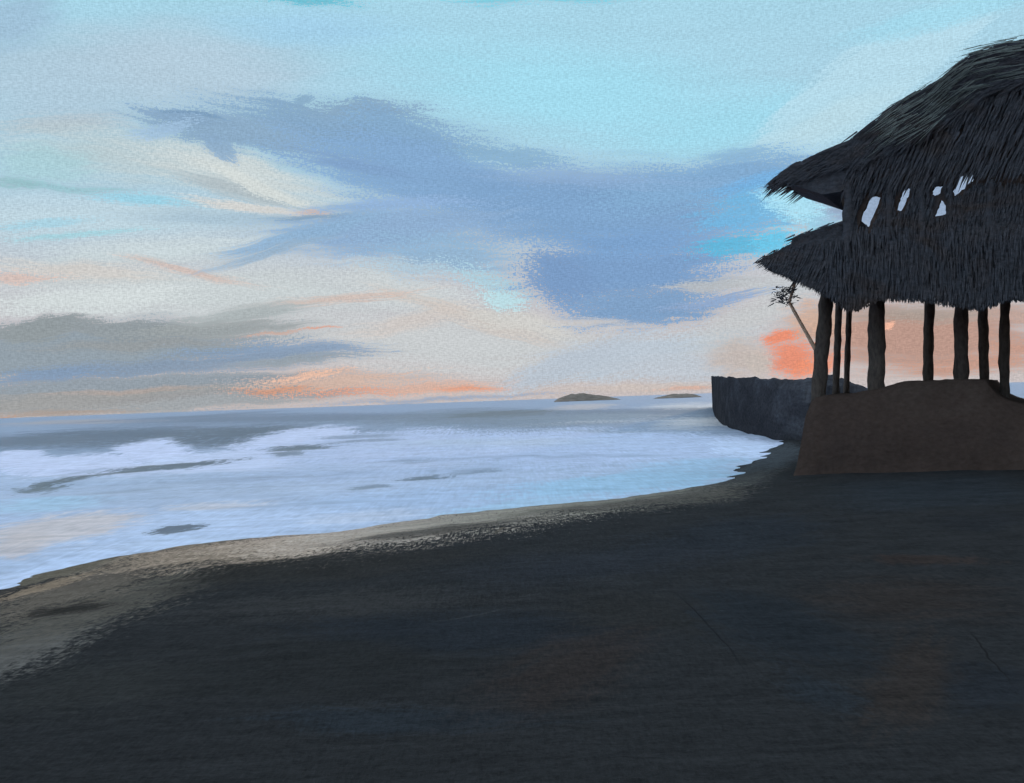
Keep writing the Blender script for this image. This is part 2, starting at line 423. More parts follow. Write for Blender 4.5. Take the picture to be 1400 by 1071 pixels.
wob = k.noise(k.comb(k.math('MULTIPLY', s.outputs[0], 0.35), k.math('MULTIPLY', ly, 9.0), 0.0), 1.0, 3.0, 0.6)
P = k.comb(s.outputs[0], k.math('ADD', ly30, k.math('MULTIPLY', k.math('SUBTRACT', wob, 0.5), 2.6)), 1.0)
ga = k.noise(k.comb(k.math('MULTIPLY', s.outputs[0], 3.0), k.math('MULTIPLY', ly, 46.0), 0.0), 1.0, 2.0, 0.6)
gb = k.noise(k.comb(k.math('MULTIPLY', s.outputs[0], 9.0), k.math('MULTIPLY', ly, 14.0), 0.0), 1.0, 2.0, 0.6)
grain = k.smooth(k.math('ADD', k.math('MULTIPLY', ga, 0.55), k.math('MULTIPLY', gb, 0.45)), 0.32, 0.68, 0.0, 1.0, 'LINEAR')
T = alb(E_UP)
far = k.smooth(k.math('ADD', ly, k.math('MULTIPLY', k.math('SUBTRACT', wob, 0.5), 0.3)), math.log(60), math.log(85))
base = k.mix(far, rgba(T((164, 185, 218))), rgba(T((132, 152, 182))))
c = paint(k, P, grain, base, SEA, plane_uv(SEA_Z), T)
stk = k.noise(k.comb(k.math('MULTIPLY', s.outputs[0], 0.5), k.math('MULTIPLY', ly, 40.0), 0.0), 1.0, 4.0, 0.65)
lum = k.math('ADD', k.smooth(stk, 0.2, 0.8, 0.81, 1.16, 'LINEAR'), k.smooth(grain, 0.0, 1.0, -0.12, 0.12, 'LINEAR'))
c = k.mix(1.0, c, k.comb(lum, lum, lum), 'MULTIPLY')
finish(k, c, 0.55, 0.12, stk, 0.25, 0.05)
bm = bmesh.new()
ys = [-60, -20, 0, 6]
y = 8.0
while y < 14000: ys.append(y); y *= 1.022
nx = 170
def sea_pt(i, j):
    y = ys[j]; u = i / (nx - 1) * 2 - 1
    x = u * (abs(u) * 0.5 + 0.5) * (70 + abs(y) * 1.3)
    a = min(0.07, 0.0016 * max(y, 0)) if y < 400 else 0.0
    w = a * (0.6 * math.sin(y * 0.55 + 1.3 * fbm(x * 0.05, y * 0.05)) + fbm(x * 0.12, y * 0.5, 3.0))
    return (x, y, SEA_Z + w)
grid(bm, nx, len(ys), sea_pt)
tag(link('sea', bm, m_sea, smooth=True), kind='structure')

# ------------------------------------------------------------------ beach
SHORE_PX = [(-500, 915), (-150, 842), (0, 802), (110, 770), (200, 750), (330, 738), (470, 725), (600, 704), (740, 691), (850, 680), (960, 664), (1005, 644), (1040, 622), (1062, 603)]
SH = [on_z(px, py, SEA_Z).to_2d() for px, py in SHORE_PX]
SH += [Vector((22, 72)), Vector((40, 70)), Vector((75, 66)), Vector((300, 60))]
SH = [Vector((-60, -10)), Vector((-30, 4))] + [p for p in SH if p.x > -24]
def shore(x, y):
    """signed distance to the waterline, positive on land"""
    p = Vector((x, y)); best, sgn = 1e9, 1
    for a, b in zip(SH, SH[1:]):
        e = b - a; t = max(0, min(1, (p - a).dot(e) / e.length_squared))
        q = a + e * t; d = (p - q).length
        if d < best - 1e-6:
            best = d; cr_ = e.x * (p.y - a.y) - e.y * (p.x - a.x)
            sgn = -1 if cr_ > 0 else 1
    return best * sgn
def beach_z(x, y):
    d = shore(x, y)
    d += 0.5 * min(1, 22 / max(y, 1)) * fbm(x * 0.6, y * 0.6, 5.0) * min(1, max(0, 1 - abs(d) / 4))
    d += 0.35 * min(1, (16 / max(y, 1)) ** 2) * fbm(x * 2.4, y * 1.2, 7.0) * min(1, max(0, 1 - abs(d) / 2.5))
    if d < 0: z = SEA_Z - 0.02 + max(d * 0.1, -1.5)
    else: z = SEA_Z - 0.02 + 0.42 * (1 - math.exp(-d / 3.2))
    return z + 0.035 * fbm(x * 0.35, y * 0.35) * min(1, max(0, d) / 3) + 0.012 * fbm(x * 2.0, y * 2.0, 9.0) * min(1, max(0, d))
SAND = [
 (450, 860, 300, 30, 3, (52, 54, 57), .8, .8, .8, .8),
 (150, 985, 260, 60, 6, (46, 49, 51), .8, .7, .6, .8),
 (640, 905, 320, 45, 0, (35, 41, 49), .6, .8, .8, .9),
 (420, 960, 240, 60, 4, (38, 41, 44), .6, .8, .8, .9),
 (330, 800, 200, 26, 8, (44, 44, 43), .6, .9, .9, .9),
 (1000, 760, 180, 40, 8, (38, 44, 52), .6, .8, .8, .9),
 (880, 880, 160, 40, -6, (42, 44, 46), .6, .8, .8, .8),
 (560, 1040, 260, 26, 0, (40, 47, 55), .6, .9, .9, .9),
 (820, 800, 260, 40, 6, (41, 46, 54), .8, .7, .6, .9),
 (780, 965, 170, 70, 25, (48, 44, 44), .8, .9, .9, .8),
 (1240, 860, 220, 50, 0, (47, 44, 44), .8, .8, .8, .85),
 (1250, 985, 110, 80, 60, (50, 46, 45), .7, .8, .8, .8),
 (1270, 690, 220, 40, 0, (42, 49, 57), .8, .6, .6, .9),
 (1060, 900, 170, 60, -20, (35, 41, 48), .6, .8, .8, .9),
 (1360, 1000, 90, 50, 0, (36, 41, 48), .6, .8, .8, .9),
 (1130, 1010, 90, 30, -20, (40, 47, 55), .7, .9, 1.0, .8),
 (1340, 740, 90, 18, 2, (38, 42, 48), .7, .9, .8, .8),
 (1270, 800, 10, 120, 88, (54, 46, 44), .7, .9, .8, .7),
 (990, 660, 110, 26, 14, (66, 70, 72), .7, .9, 1.2, .9),
 (1062, 625, 50, 24, 20, (58, 66, 74), .6, .9, .8, .9),
 # pale damp sand along the water
 (60, 895, 170, 48, 26, (80, 82, 82), .6, .9, 1.4, .9),
 (20, 930, 130, 34, 26, (88, 90, 91), .7, .9, 1.4, .85),
 (140, 848, 220, 40, 18, (78, 78, 75), .6, .9, 1.6, .9),
 (100, 818, 170, 36, 16, (94, 91, 86), .6, .9, 1.4, .9),
 (220, 778, 210, 28, 9, (84, 81, 77), .6, .9, 1.4, .9),
 (70, 806, 110, 9, 16, (134, 122, 108), .7, 1.3, 1.8, .8),
 (120, 775, 130, 10, 12, (110, 106, 98), .6, 1.0, 1.0, .9),
 (110, 770, 160, 13, 14, (90, 88, 80), .4, .8, .8, .95),
 (250, 747, 120, 9, 6, (100, 96, 90), .4, .8, .8, .95),
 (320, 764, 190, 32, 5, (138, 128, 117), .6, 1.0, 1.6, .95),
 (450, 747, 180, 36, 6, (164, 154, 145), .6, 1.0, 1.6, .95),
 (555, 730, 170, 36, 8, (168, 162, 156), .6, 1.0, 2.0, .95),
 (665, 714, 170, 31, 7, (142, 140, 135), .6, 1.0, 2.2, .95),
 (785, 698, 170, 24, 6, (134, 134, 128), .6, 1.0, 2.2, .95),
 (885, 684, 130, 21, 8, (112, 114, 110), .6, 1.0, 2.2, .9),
 (950, 690, 100, 22, 8, (78, 79, 77), .6, .9, 1.4, .9),
 (820, 705, 140, 10, 6, (80, 80, 78), .6, .9, 1.4, .8),
 (600, 742, 150, 12, 8, (62, 62, 62), .6, 1.0, 1.4, .8),
 (100, 852, 70, 14, 8, (38, 38, 38), .5, 1.6, 2.2, .9),
 (460, 800, 260, 26, 6, (44, 45, 46), .6, .9, 1.0, .8),
 (972, 902, 104, 1.5, -51, (25, 27, 31), .6, .2, .2, .9, -7.0),
 (1356, 946, 76, 1.6, -52, (25, 26, 28), .6, .2, .2, .9, 0.0),
 (650, 757, 46, 1.6, 20, (70, 70, 69), .7, .4, .4, .7, 0.0),
 (684, 746, 12, 3, 35, (96, 92, 86), .6, .4, .4, .7, 0.0),
 (640, 880, 70, 1.6, 12, (58, 62, 66), .7, .4, .4, .6, 0.0),
]
m_sand, k = new_mat('dark_sand')
geo, s, ly = ground_coords(k)
wob = k.noise(k.comb(k.math('MULTIPLY', s.outputs[0], 0.6), k.math('MULTIPLY', ly, 9.0), 0.0), 1.0, 3.0, 0.6)
P = k.comb(s.outputs[0], k.math('ADD', k.math('MULTIPLY', ly, 30.0), k.math('MULTIPLY', k.math('SUBTRACT', wob, 0.5), 2.0)), 1.0)
ga = k.noise(k.comb(k.math('MULTIPLY', s.outputs[0], 9.0), k.math('MULTIPLY', ly, 110.0), 0.0), 1.0, 3.0, 0.85)
gb = k.noise(k.comb(k.math('MULTIPLY', s.outputs[0], 28.0), k.math('MULTIPLY', ly, 40.0), 0.0), 1.0, 3.0, 0.85)
grain = k.smooth(k.math('ADD', k.math('MULTIPLY', ga, 0.55), k.math('MULTIPLY', gb, 0.45)), 0.32, 0.68, 0.0, 1.0, 'LINEAR')
T = alb(E_UP)
TS = lambda c: T((c[0] * .92, c[1] * .93, c[2] * .93)) if max(c) < 72 else T(c)
c = paint(k, P, grain, rgba(TS((41, 44, 48))), SAND, plane_uv(-0.36), TS)
stk = k.noise(k.comb(k.math('MULTIPLY', s.outputs[0], 1.2), k.math('MULTIPLY', ly, 40.0), 0.0), 1.0, 4.0, 0.65)
lum = k.math('ADD', k.smooth(stk, 0.2, 0.8, 0.72, 1.28, 'LINEAR'), k.smooth(grain, 0.0, 1.0, -0.36, 0.36, 'LINEAR'))
c = k.mix(1.0, c, k.comb(lum, lum, lum), 'MULTIPLY')
finish(k, c, 0.9, 0.02, grain, 0.4, 0.03)
bm = bmesh.new()
bys = [-12, -6, -1, 2]
y = 4.0
while y < 110: bys.append(y); y *= 1.017
nbx = 230
def beach_pt(i, j):
    y = bys[j]; u = i / (nbx - 1) * 2 - 1
    x = u * (0.35 + 0.65 * u * u) * (26 + abs(y) * 1.0) + max(0, u - 0.8) * 500
    return (x, y, beach_z(x, y))
grid(bm, nbx, len(bys), beach_pt)
tag(link('beach', bm, m_sand, smooth=True), kind='structure')

# ------------------------------------------------------------------ dark materials of the standing things
def dark_mat(name, cols, E, scale=(1, 1, 1), rough=0.85, fine=9.0, amp=0.35, spec=0.0, bstr=0.4):
    m, k = new_mat(name)
    geo = k.node('ShaderNodeNewGeometry')
    v = k.vec('MULTIPLY', geo.outputs['Position'], scale)
    n = k.noise(v, 0.35, 5.0, 0.65, '3D', 0.6)
    f = k.noise(v, fine, 3.0, 0.6, '3D')
    rp = k.node('ShaderNodeValToRGB'); k.l.new(n, rp.inputs[0])
    T = alb(E)
    e = rp.color_ramp.elements
    pos = [0.3 + 0.4 * i / (len(cols) - 1) for i in range(len(cols))]
    while len(e) < len(cols): e.new(0.5)
    for i, (p_, c_) in enumerate(zip(pos, cols)): e[i].position = p_; e[i].color = rgba(T(c_))
    l = k.smooth(f, 0.25, 0.75, 1 - amp, 1 + amp, 'LINEAR')
    c = k.mix(1.0, rp.outputs[0], k.comb(l, l, l), 'MULTIPLY')
    finish(k, c, rough, spec, f, bstr, 0.04)
    return m
E_SIDE = (0.45, 0.55, 0.62)
m_thatch = dark_mat('dark_thatch', [(48, 46, 47), (46, 51, 59), (50, 52, 57)], E_SIDE, (1, 1, 1.6), fine=7)
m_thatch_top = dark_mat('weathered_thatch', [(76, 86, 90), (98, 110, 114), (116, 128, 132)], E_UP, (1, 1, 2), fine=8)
m_post = dark_mat('dark_timber', [(50, 48, 48), (54, 53, 53), (62, 60, 58)], E_SIDE, (2, 2, 0.8), fine=5)
m_brace = dark_mat('grey_timber', [(120, 106, 98), (140, 125, 114)], E_SIDE, (2, 2, 1), fine=6)
m_wall = dark_mat('brown_boarding', [(50, 47, 48), (54, 50, 50), (50, 54, 62)], E_SIDE, (1, 1, 1), fine=6)
m_bank = dark_mat('brown_earth', [(39, 36, 36), (43, 39, 38), (45, 42, 41)], E_SIDE, (1, 1, 1.5), fine=6, amp=0.22)
m_rock = dark_mat('blue_black_rock', [(33, 37, 43), (38, 42, 48), (48, 54, 62)], E_SIDE, (0.6, 0.6, 1.6), fine=4)
m_isle = dark_mat('far_scrub', [(76, 77, 76), (86, 86, 84), (98, 97, 96)], E_SIDE, (0.03, 0.03, 0.2), fine=6)

# ------------------------------------------------------------------ islands
def island(px, py, halfw, hpx, dist, label, skew):
    p = on_z(px, py, SEA_Z); d = (p - EYE).to_2d().normalized()
    cx, cy = d.x * dist, d.y * dist
    W, D, H = halfw / F * dist, halfw / F * dist * 0.5, hpx / F * dist
    bm = bmesh.new()
    def pt(i, j):
        u, v = i / 60 * 2 - 1, j / 20 * 2 - 1
        x, y = u * W, v * D
        prof = max(0.0, 1 - abs(u - skew * (1 - u * u)) ** 1.8) * max(0.0, 1 - v * v)
        z = SEA_Z - 1.0 + (H + 1.0) * prof ** 0.7 * (0.95 + 0.16 * fbm(u * 3 + px, v * 3)) * (1 if prof > 0 else 0)
        return (x * d.y + y * d.x, -x * d.x + y * d.y, z - SEA_Z)
    grid(bm, 61, 21, pt)
    o = link('island', bm, m_isle, smooth=True); o.location = (cx, cy, SEA_Z)
    tag(o, label, 'island', 'islands on the horizon')
island(804, 548, 48, 10.5, 900, 'longer dark grey island, left of the two on the sea horizon', -0.25)
island(926, 550, 36, 6, 820, 'smaller flat grey island, right of the two and nearer the dark headland', 0.15)

# ------------------------------------------------------------------ headland
HP = [(974, 559, 514), (977, 569, 515), (985, 579, 515), (1004, 588, 516), (1030, 594, 517), (1062, 602, 518), (1100, 606, 519), (1140, 606, 512), (1165, 606, 522), (1190, 606, 531), (1215, 606, 540)]
bm = bmesh.new()
cols_ = []
N = 90
for i in range(N):
    t = i / (N - 1) * (len(HP) - 1); a = int(min(t, len(HP) - 2)); u = t - a
    px, pb, pt_ = (HP[a][q] * (1 - u) + HP[a + 1][q] * u for q in range(3))
    b = on_z(px, pb, SEA_Z)
    d = ray(px, pt_); dh = math.hypot(d.x, d.y); bd = math.hypot(b.x, b.y)
    ring = []
    for r_, zf in ((0, -0.12), (0.1, 0.12), (0.25, 0.38), (0.5, 0.62), (0.7, 0.84), (1.4, 0.97), (2.4, 1.0), (9, 0.95), (22, 0.8), (26, -0.2)):
        dist = bd + r_
        top = EYE.z + d.z / dh * (bd + 2.4)
        z = SEA_Z + (top - SEA_Z) * zf
        jt = 0.55 * fbm(i * 0.13, zf * 4, 2.0) * (0 < zf < 1)
        jz = 0.16 * fbm(i * 0.35, r_ * 0.6, 8.0) * (zf > 0.1) - (1.6 * max(0, 1 - i / 9) ** 2 * zf * (zf < 0.3))
        ring.append(bm.verts.new((b.x / bd * (dist + jt), b.y / bd * (dist + jt), z + jz)))
    cols_.append(ring)
for c0, c1 in zip(cols_, cols_[1:]):
    for j in range(len(c0) - 1): bm.faces.new((c0[j], c1[j], c1[j + 1], c0[j + 1]))
for cc, rev in ((cols_[0], True), (cols_[-1], False)):
    bm.faces.new(cc[::-1] if not rev else cc)
bmesh.ops.recalc_face_normals(bm, faces=bm.faces)
tag(link('headland', bm, m_rock), 'blue black rocky headland with a sheer end jutting into the sea left of the pavilion', 'headland')

# ------------------------------------------------------------------ pavilion frame of reference
AX = math.atan2(*ray(1440, 520).to_2d())
DR = Vector((math.sin(AX), math.cos(AX), 0))       # away from the viewer
DA = Vector((math.cos(AX), -math.sin(AX), 0))      # to the right
def on_r(px, py, r):
    d = ray(px, py)
    return EYE + d * (r / d.dot(DR))
def loc(a, r, z): return DA * a + DR * r + Vector((0, 0, z))
def az_(px, py, r):
    p = on_r(px, py, r)
    return (p.dot(DA), p.z)

# earth bank it stands on
TOP = [(1096, 640), (1100, 600), (1104, 560), (1112, 545), (1130, 540), (1160, 540), (1200, 531), (1232, 523), (1290, 519), (1348, 520), (1360, 538), (1380, 548), (1400, 553), (1480, 556), (1600, 545)]
TAZ = [az_(px, py, 36.3) for px, py in TOP]
TAZ += [(11.0, 2.2), (13.0, 2.0), (13.6, 1.0), (14.0, -0.3)]
def top_z(a):
    if a <= TAZ[0][0]: return -0.5
    for (a0, z0), (a1, z1) in zip(TAZ, TAZ[1:]):
        if a0 <= a <= a1: return z0 + (z1 - z0) * (a - a0) / max(1e-6, a1 - a0)
    return -0.5
bm = bmesh.new()
na, nr = 150, 40
a0, a1 = TAZ[0][0] - 0.5, 14.3
def bank_pt(i, j):
    a = a0 + (a1 - a0) * i / (na - 1); r = 34.2 + 11.8 * (j / (nr - 1)) ** 1.5
    t = top_z(a)
    rise = min(1, max(0, (r - 34.6 - 0.35 * fbm(a * 0.8, 1.0)) / 1.5)) ** 0.6
    back = min(1, max(0, (46 - r) / 1.5))
    z = -0.4 + (t + 0.4) * min(rise, back)
    return loc(a, r + 0.1 * fbm(a * 1.5, r * 0.2, z), z + 0.05 * fbm(a * 1.1, r * 1.1, 4.0) * (0.1 < rise))
grid(bm, na, nr, bank_pt)
tag(link('earth_bank', bm, m_bank, smooth=True), 'flat faced dark brown earth bank under the thatched pavilion', 'bank')

# ------------------------------------------------------------------ thatched pavilion
pav = bpy.data.objects.new('beach_pavilion', None); COL.objects.link(pav)
pav.location = loc(0, 40, 2.2)
bpy.context.view_layer.update()
tag(pav, 'dark two tier thatched beach pavilion on timber posts above the sand', 'pavilion')

def extrude_poly(bm, poly, r0, r1, seg=1, squeeze=0.0):
    """a cross-section (a, z) carried from depth r0 to r1"""
    rings = []
    for s_ in range(seg + 1):
        t = s_ / seg
        rings.append([bm.verts.new(loc(a, r0 + (r1 - r0) * t, z)) for a, z in poly])
    n = len(poly)
    for A, B in zip(rings, rings[1:]):
        for i in range(n): bm.faces.new((A[i], A[(i + 1) % n], B[(i + 1) % n], B[i]))
    bm.faces.new(rings[0]); bm.faces.new(rings[-1][::-1])
def blade(bm, p, d, w, side=None):
    w *= 0.6; d = Vector(d); sd_ = d.cross(side or DR)
    if sd_.length < 1e-5: sd_ = d.cross(Vector((0, 0, 1)))
    sd_.normalize()
    m = p + d * 0.55
    v = [bm.verts.new(q) for q in (p - sd_ * w * .5, p + sd_ * w * .5, m + sd_ * w * .42, m - sd_ * w * .42, p + d)]
    bm.faces.new(v[:4]); bm.faces.new((v[3], v[2], v[4]))
def walk(pts, step):
    out = []
    for (a, z), (b, y) in zip(pts, pts[1:]):
        L = math.hypot(b - a, y - z); n = max(1, int(L / step))
        for i in range(n):
            t = (i + random.random()) / n
            out.append((a + (b - a) * t, z + (y - z) * t, (b - a) / L, (y - z) / L))
    return out
def mirror(pts):           # the far half of the symmetrical building, out of frame
    return pts + [(-a, z) for a, z in pts[::-1] if a < -0.01]
RF = 35.6
up_out = [az_(*p, RF) for p in [(1060, 243), (1086, 226), (1122, 210), (1163, 193), (1172, 184), (1208, 160), (1214, 150), (1240, 134), (1264, 122), (1288, 108), (1308, 91), (1340, 70), (1370, 62), (1400, 56), (1432, 52)]]
up_in = [az_(*p, RF) for p in [(1436, 105), (1390, 112), (1340, 130), (1280, 165), (1220, 205), (1175, 240), (1150, 262), (1125, 266), (1095, 256), (1072, 249)]]
# upper roof: thatch slab + hanging courses
bm = bmesh.new()
sec = up_out + [(-a, z) for a, z in up_out[::-1]]
inn = up_in[::-1]
sec_in = [(-a, z) for a, z in inn] + up_in
poly = sec + sec_in
extrude_poly(bm, poly, RF, 39.2, 4)
full = mirror(up_out)
for r_ in [RF - 0.05 + 0.5 * q for q in range(8)]:
    for a, z, ta, tz in walk(full, 0.055):
        s_ = 1 if a < 0 else -1
        dn = Vector(DA * (-ta * s_) + Vector((0, 0, -tz * s_)))
        L = random.uniform(0.25, 0.7)
        p = loc(a, r_ + random.uniform(-0.2, 0.3), z + random.uniform(-0.12, 0.03))
        blade(bm, p, (dn + Vector((0, 0, random.uniform(-0.25, 0.02))) + DR * random.uniform(-0.25, 0.1)) * L, random.uniform(0.04, 0.10))
for i in range(5000):
    t = random.random() ** 0.8 * (len(up_out) - 1.001); q = int(t); u = t - q
    (a, z), (a2, z2) = up_out[q], up_out[q + 1]
    L_ = math.hypot(a2 - a, z2 - z); ta, tz = (a2 - a) / L_, (z2 - z) / L_
    pa, pz = a + (a2 - a) * u, z + (z2 - z) * u
    deep = random.random() * min(1.25, 0.25 + 0.16 * t)
    for s_ in (1, -1):
        blade(bm, loc((pa + tz * deep) * s_, RF - random.uniform(0.01, 0.12), pz - ta * deep + 0.02), (DA * (-ta * s_) + Vector((0, 0, -tz - random.uniform(0.0, 0.5)))) * random.uniform(0.3, 0.7) + DR * random.uniform(-0.1, 0.02), random.uniform(0.04, 0.09))
upper_roof = link('upper_roof', bm, m_thatch, pav)
# weathered crest lying over the ridge
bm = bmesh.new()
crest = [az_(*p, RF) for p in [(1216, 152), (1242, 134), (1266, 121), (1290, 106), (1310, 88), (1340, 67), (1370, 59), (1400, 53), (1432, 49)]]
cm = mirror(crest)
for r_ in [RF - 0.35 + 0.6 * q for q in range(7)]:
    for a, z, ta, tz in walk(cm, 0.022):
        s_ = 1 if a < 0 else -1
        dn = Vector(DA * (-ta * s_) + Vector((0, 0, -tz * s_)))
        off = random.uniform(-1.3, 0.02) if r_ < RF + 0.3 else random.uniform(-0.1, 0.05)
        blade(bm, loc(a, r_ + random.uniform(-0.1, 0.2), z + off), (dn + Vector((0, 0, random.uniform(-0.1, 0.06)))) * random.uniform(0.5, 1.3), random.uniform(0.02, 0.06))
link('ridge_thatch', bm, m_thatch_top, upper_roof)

# gable wall with torn openings, front of the upper storey
def plate(bm, outer, holes, r0, r1):
    tmp = bmesh.new(); edges = []
    for loop in [outer] + holes:
        vs = [tmp.verts.new((a, z, 0)) for a, z in loop]
        for i in range(len(vs)): edges.append(tmp.edges.new((vs[i], vs[(i + 1) % len(vs)])))
    bmesh.ops.triangle_fill(tmp, edges=edges, use_beauty=True)
    tmp.verts.index_update()
    F0 = [bm.verts.new(loc(v.co.x, r0, v.co.y)) for v in tmp.verts]
    F1 = [bm.verts.new(loc(v.co.x, r1, v.co.y)) for v in tmp.verts]
    for f in tmp.faces:
        ids = [v.index for v in f.verts]
        bm.faces.new([F0[i] for i in ids]); bm.faces.new([F1[i] for i in ids[::-1]])
    for e in tmp.edges:
        if len(e.link_faces) == 1:
            i, j = e.verts[0].index, e.verts[1].index
            bm.faces.new((F0[i], F0[j], F1[j], F1[i]))
    tmp.free()
def rough(pts, amp=1.2, n=4):
    out = []
    for (x, y), (x2, y2) in zip(pts, pts[1:] + pts[:1]):
        for i in range(n):
            t = i / n
            out.append((x + (x2 - x) * t + random.uniform(-amp, amp), y + (y2 - y) * t + random.uniform(-amp, amp)))
    return out
RW = 35.85
holes_px = [[(1190, 268), (1205, 269), (1197, 290), (1185, 316), (1172, 314), (1180, 290)],
            [(1238, 254), (1245, 259), (1240, 272), (1231, 289), (1226, 286), (1230, 270)],
            [(1276, 254), (1288, 253), (1285, 264), (1279, 268), (1274, 266)],
            [(1287, 272), (1292, 281), (1293, 293), (1277, 297), (1281, 285)],
            [(1302, 262), (1312, 240), (1325, 235), (1338, 233), (1330, 248), (1318, 258), (1306, 268)]]
wall_px = [(1160, 350), (1158, 300), (1150, 275), (1165, 225), (1225, 175), (1285, 135), (1340, 95), (1400, 84), (1440, 80)]
outer = [az_(*p, RW) for p in wall_px]
outer = [outer[-1]] and outer[:-1] + [(0.0, outer[-1][1])] + [(-a, z) for a, z in outer[:-1][::-1]]
bm = bmesh.new()
plate(bm, outer, [[az_(*p, RW) for p in rough(h)] for h in holes_px], RW, RW + 0.25)
gable = link('gable_wall', bm, m_wall, pav)
# courses of thatch hung on the gable above the openings
bm = bmesh.new()
for row in range(13):
    py = 92 + row * 13.5
    lo = 1400
    for (x0, y0), (x1, y1) in zip(wall_px[2:], wall_px[3:]):
        if y1 <= py <= y0: lo = x0 + (x1 - x0) * (y0 - py) / (y0 - y1)
    aL, zL = az_(lo, py, RW - 0.1)
    if aL > -0.3: continue
    n = int(-2 * aL / 0.03)
    for i in range(n):
        a = aL + (-2 * aL) * (i + random.random()) / n
        zc = zL + random.uniform(-0.1, 0.25)
        blade(bm, loc(a, RW - 0.08 - random.uniform(0, 0.22), zc), Vector((0, 0, -1)) * random.uniform(0.35, 0.62) + DA * (-0.22 if a < 0 else 0.22) + DR * random.uniform(-0.16, 0.02), random.uniform(0.05, 0.11))
def inside(poly, x, y):
    c = False
    for (x0, y0), (x1, y1) in zip(poly, poly[1:] + poly[:1]):
        if (y0 > y) != (y1 > y) and x < (x1 - x0) * (y - y0) / (y1 - y0) + x0: c = not c
    return c
for i in range(7000):
    px, py = random.uniform(1160, 1438), random.uniform(250, 340)
    if any(inside(h, px + dx, py + dy) for h in holes_px for dx in (-5, -1, 3) for dy in (-1, 6, 13)): continue
    a, z = az_(px, py, RW)
    for s_ in (1, -1):
        blade(bm, loc(a * s_, RW - random.uniform(0.03, 0.2), z), Vector((0, 0, -random.uniform(0.18, 0.34))) + DA * (-0.06 * s_) + DR * random.uniform(-0.06, 0.02), random.uniform(0.04, 0.08))
link('gable_thatch', bm, m_thatch, gable)

# lower roof: skirt around the upper floor
lo_top = [az_(*p, RF) for p in [(1040, 352), (1060, 343), (1082, 331), (1086, 322), (1120, 311), (1150, 301), (1170, 296)]]
lo_bot = [az_(*p, RF) for p in [(1172, 385), (1150, 384), (1115, 378), (1085, 370), (1062, 364)]]
bm = bmesh.new()
half = lo_top
core_z = az_(1170, 330, RF)[1]
poly = lo_top + [(lo_top[-1][0], core_z)] + [(-lo_top[-1][0], core_z)] + [(-a, z) for a, z in lo_top[::-1]] + [(-a, z) for a, z in lo_bot[::-1]] + lo_bot
extrude_poly(bm, poly, RF + 0.2, 43.5, 6)
for r_ in [RF + 0.1 + 0.5 * q for q in range(17)]:
    for a, z, ta, tz in walk(lo_top, 0.045):
        for s_ in (1, -1):
            dn = DA * (-ta * s_) + Vector((0, 0, -tz))
            blade(bm, loc(a * s_, r_ + random.uniform(-0.2, 0.3), z + random.uniform(-0.1, 0.02)), (dn + Vector((0, 0, random.uniform(-0.3, 0.0))) + DR * random.uniform(-0.2, 0.1)) * random.uniform(0.2, 0.55), random.uniform(0.04, 0.09))
lower_roof = link('lower_roof', bm, m_thatch, pav)
# hanging fringe along the front of the lower roof
fr_top = [(1062, 350), (1100, 330), (1160, 322), (1440, 322)]
fr_bot = [(1042, 355), (1058, 369), (1075, 376), (1096, 386), (1118, 396), (1140, 411), (1158, 424), (1172, 425), (1185, 419), (1202, 411), (1262, 412), (1300, 418), (1340, 424), (1358, 419), (1376, 411), (1440, 410)]
def interp(pts, x):
    for (x0, y0), (x1, y1) in zip(pts, pts[1:]):
        if x0 <= x <= x1: return y0 + (y1 - y0) * (x - x0) / (x1 - x0)
    return pts[0][1] if x < pts[0][0] else pts[-1][1]
bm = bmesh.new()
out_px = [(x, y) for x, y in fr_top] + [(x, y - 5) for x, y in fr_bot[::-1]]
o_ = [az_(*p, RF) for p in out_px]
left = o_[4:]          # bottom edge, right to left
topl = o_[:4]
polyf = topl[:-1] + [(0, topl[-1][1])] + [(-a, z) for a, z in topl[:-1][::-1]] + [(-a, z) for a, z in left[::-1] if a < -0.05] + [(0, left[0][1])] + [p for p in left if p[0] < -0.05]
plate(bm, polyf, [], RF, RF + 0.35)
n = 5200
for i in range(n):
    px = 1044 + (1440 - 1044) * random.random()
    yb = interp(fr_bot, px); yt = interp([(1042, 352)] + fr_top, px)
    y0 = yt - 14 * (px > 1165) + (yb - yt + 14 * (px > 1165)) * random.random() ** 0.8
    a, z = az_(px, y0, RF)
    yb_ = yb + random.uniform(-4, 3)
    L = min(random.uniform(0.3, 0.7), abs(az_(px, yb_, RF)[1] - z) + 0.04)
    lean = -0.45 if px < 1130 else random.uniform(-0.2, 0.1)
    for s_ in (1, -1):
        blade(bm, loc(a * s_, RF - random.uniform(0.02, 0.2), z), Vector((0, 0, -L)) + DA * (lean * L * s_) + DR * random.uniform(-0.12, 0.03), random.uniform(0.05, 0.1))
link('thatch_fringe', bm, m_thatch, lower_roof)
# loose palm tuft hanging below the eave tip
bm = bmesh.new()
for i in range(130):
    px, py = 1074 + max(-15, min(15, random.gauss(0, 9))), 404 + max(-11, min(11, random.gauss(0, 7)))
    a, z = az_(px, py, 36.2)
    blade(bm, loc(a, 36.2 + random.uniform(-0.3, 0.3), z), Vector((0, 0, random.uniform(-0.12, 0.14))) + DA * random.uniform(-0.25, 0.25) + DR * random.uniform(-0.1, 0.1), random.uniform(0.03, 0.07))
for px, py in ((1085, 388), (1080, 396), (1076, 402), (1090, 392)):
    a, z = az_(px, py, 36.2)
    blade(bm, loc(a + 0.25, 36.2, z + 0.35), DA * -0.5 + Vector((0, 0, -0.6)), 0.05)
link('palm_tuft', bm, m_thatch, lower_roof)

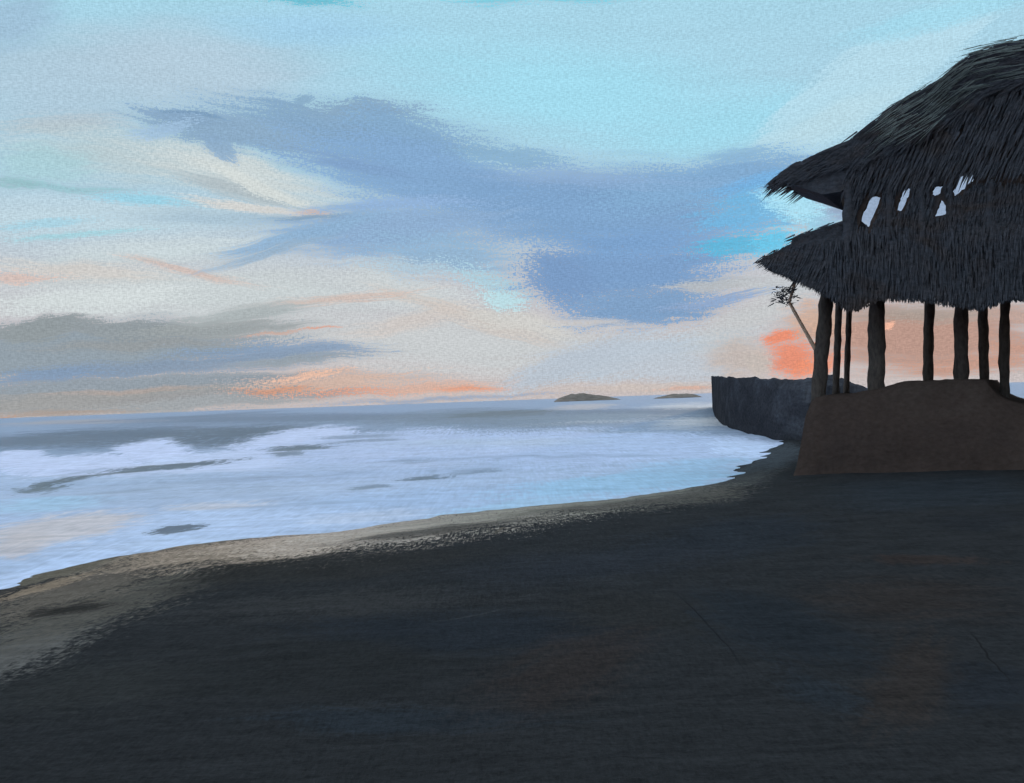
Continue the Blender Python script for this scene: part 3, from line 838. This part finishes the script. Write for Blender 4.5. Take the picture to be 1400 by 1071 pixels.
# posts
def tube(bm, p0, p1, w0, w1, seg=10, rings=14, rough_=0.12, bow=0.0):
    ax = (p1 - p0); L = ax.length; ax.normalize()
    e1 = ax.cross(DR).normalized(); e2 = ax.cross(e1).normalized()
    prev = None; sd_ = random.uniform(0, 99)
    for j in range(rings + 1):
        t = j / rings; w = w0 + (w1 - w0) * t
        c_ = p0 + ax * (L * t) + e1 * (bow * math.sin(t * math.pi) + 0.05 * w * fbm(t * 3, sd_))
        ring = []
        for i in range(seg):
            th = 2 * math.pi * i / seg
            rr = w * (1 + rough_ * fbm(math.cos(th) * 1.2 + sd_, math.sin(th) * 1.2, t * L * 2.5))
            ring.append(bm.verts.new(c_ + e1 * (rr * math.cos(th)) + e2 * (rr * math.sin(th))))
        if prev:
            for i in range(seg): bm.faces.new((prev[i], prev[(i + 1) % seg], ring[(i + 1) % seg], ring[i]))
        else: bm.faces.new(ring[::-1])
        prev = ring
    bm.faces.new(prev)
for tx, ty, bx, by, w, r_ in [(1132, 380, 1118, 556, 20, 36.9), (1148, 385, 1142, 545, 10, 42.0), (1162, 385, 1157, 545, 8, 42.6), (1199, 380, 1198, 545, 23, 36.9),
                              (1272, 380, 1268, 545, 14, 40.6), (1315, 380, 1313, 545, 19, 37.6), (1343, 380, 1346, 545, 13, 41.0), (1374, 380, 1373, 560, 13, 38.6),
                              (1452, 380, 1452, 570, 18, 37.6), (1530, 380, 1530, 570, 18, 37.6), (1640, 380, 1640, 570, 18, 37.6)]:
    bm = bmesh.new()
    p0, p1 = on_r(bx, by, r_), on_r(tx, ty, r_)
    w_ = w / F * r_ * 0.5 * 0.92
    tube(bm, p0, p1, w_ * 1.06, w_ * 0.95, rough_=0.3)
    link('post', bm, m_post, pav, smooth=True)
# uprights of the upper storey
for px, w in ((1159, 14), (1215, 9), (1259, 9), (1298, 6), (1352, 9)):
    bm = bmesh.new()
    tube(bm, on_r(px, 336, RW - 0.12), on_r(px + 2, 246, RW - 0.12), w / F * RW * .55, w / F * RW * .45, rough_=0.25)
    link('upper_post', bm, m_thatch, pav, smooth=True)
# diagonal brace under the eave
bm = bmesh.new()
tube(bm, on_r(1115, 478, 36.9), on_r(1078, 412, 36.3), 0.07, 0.05, rough_=0.2)
tube(bm, on_r(1079, 414, 36.3), on_r(1090, 375, 36.3), 0.05, 0.05, rough_=0.2)
link('brace', bm, m_brace, pav, smooth=True)
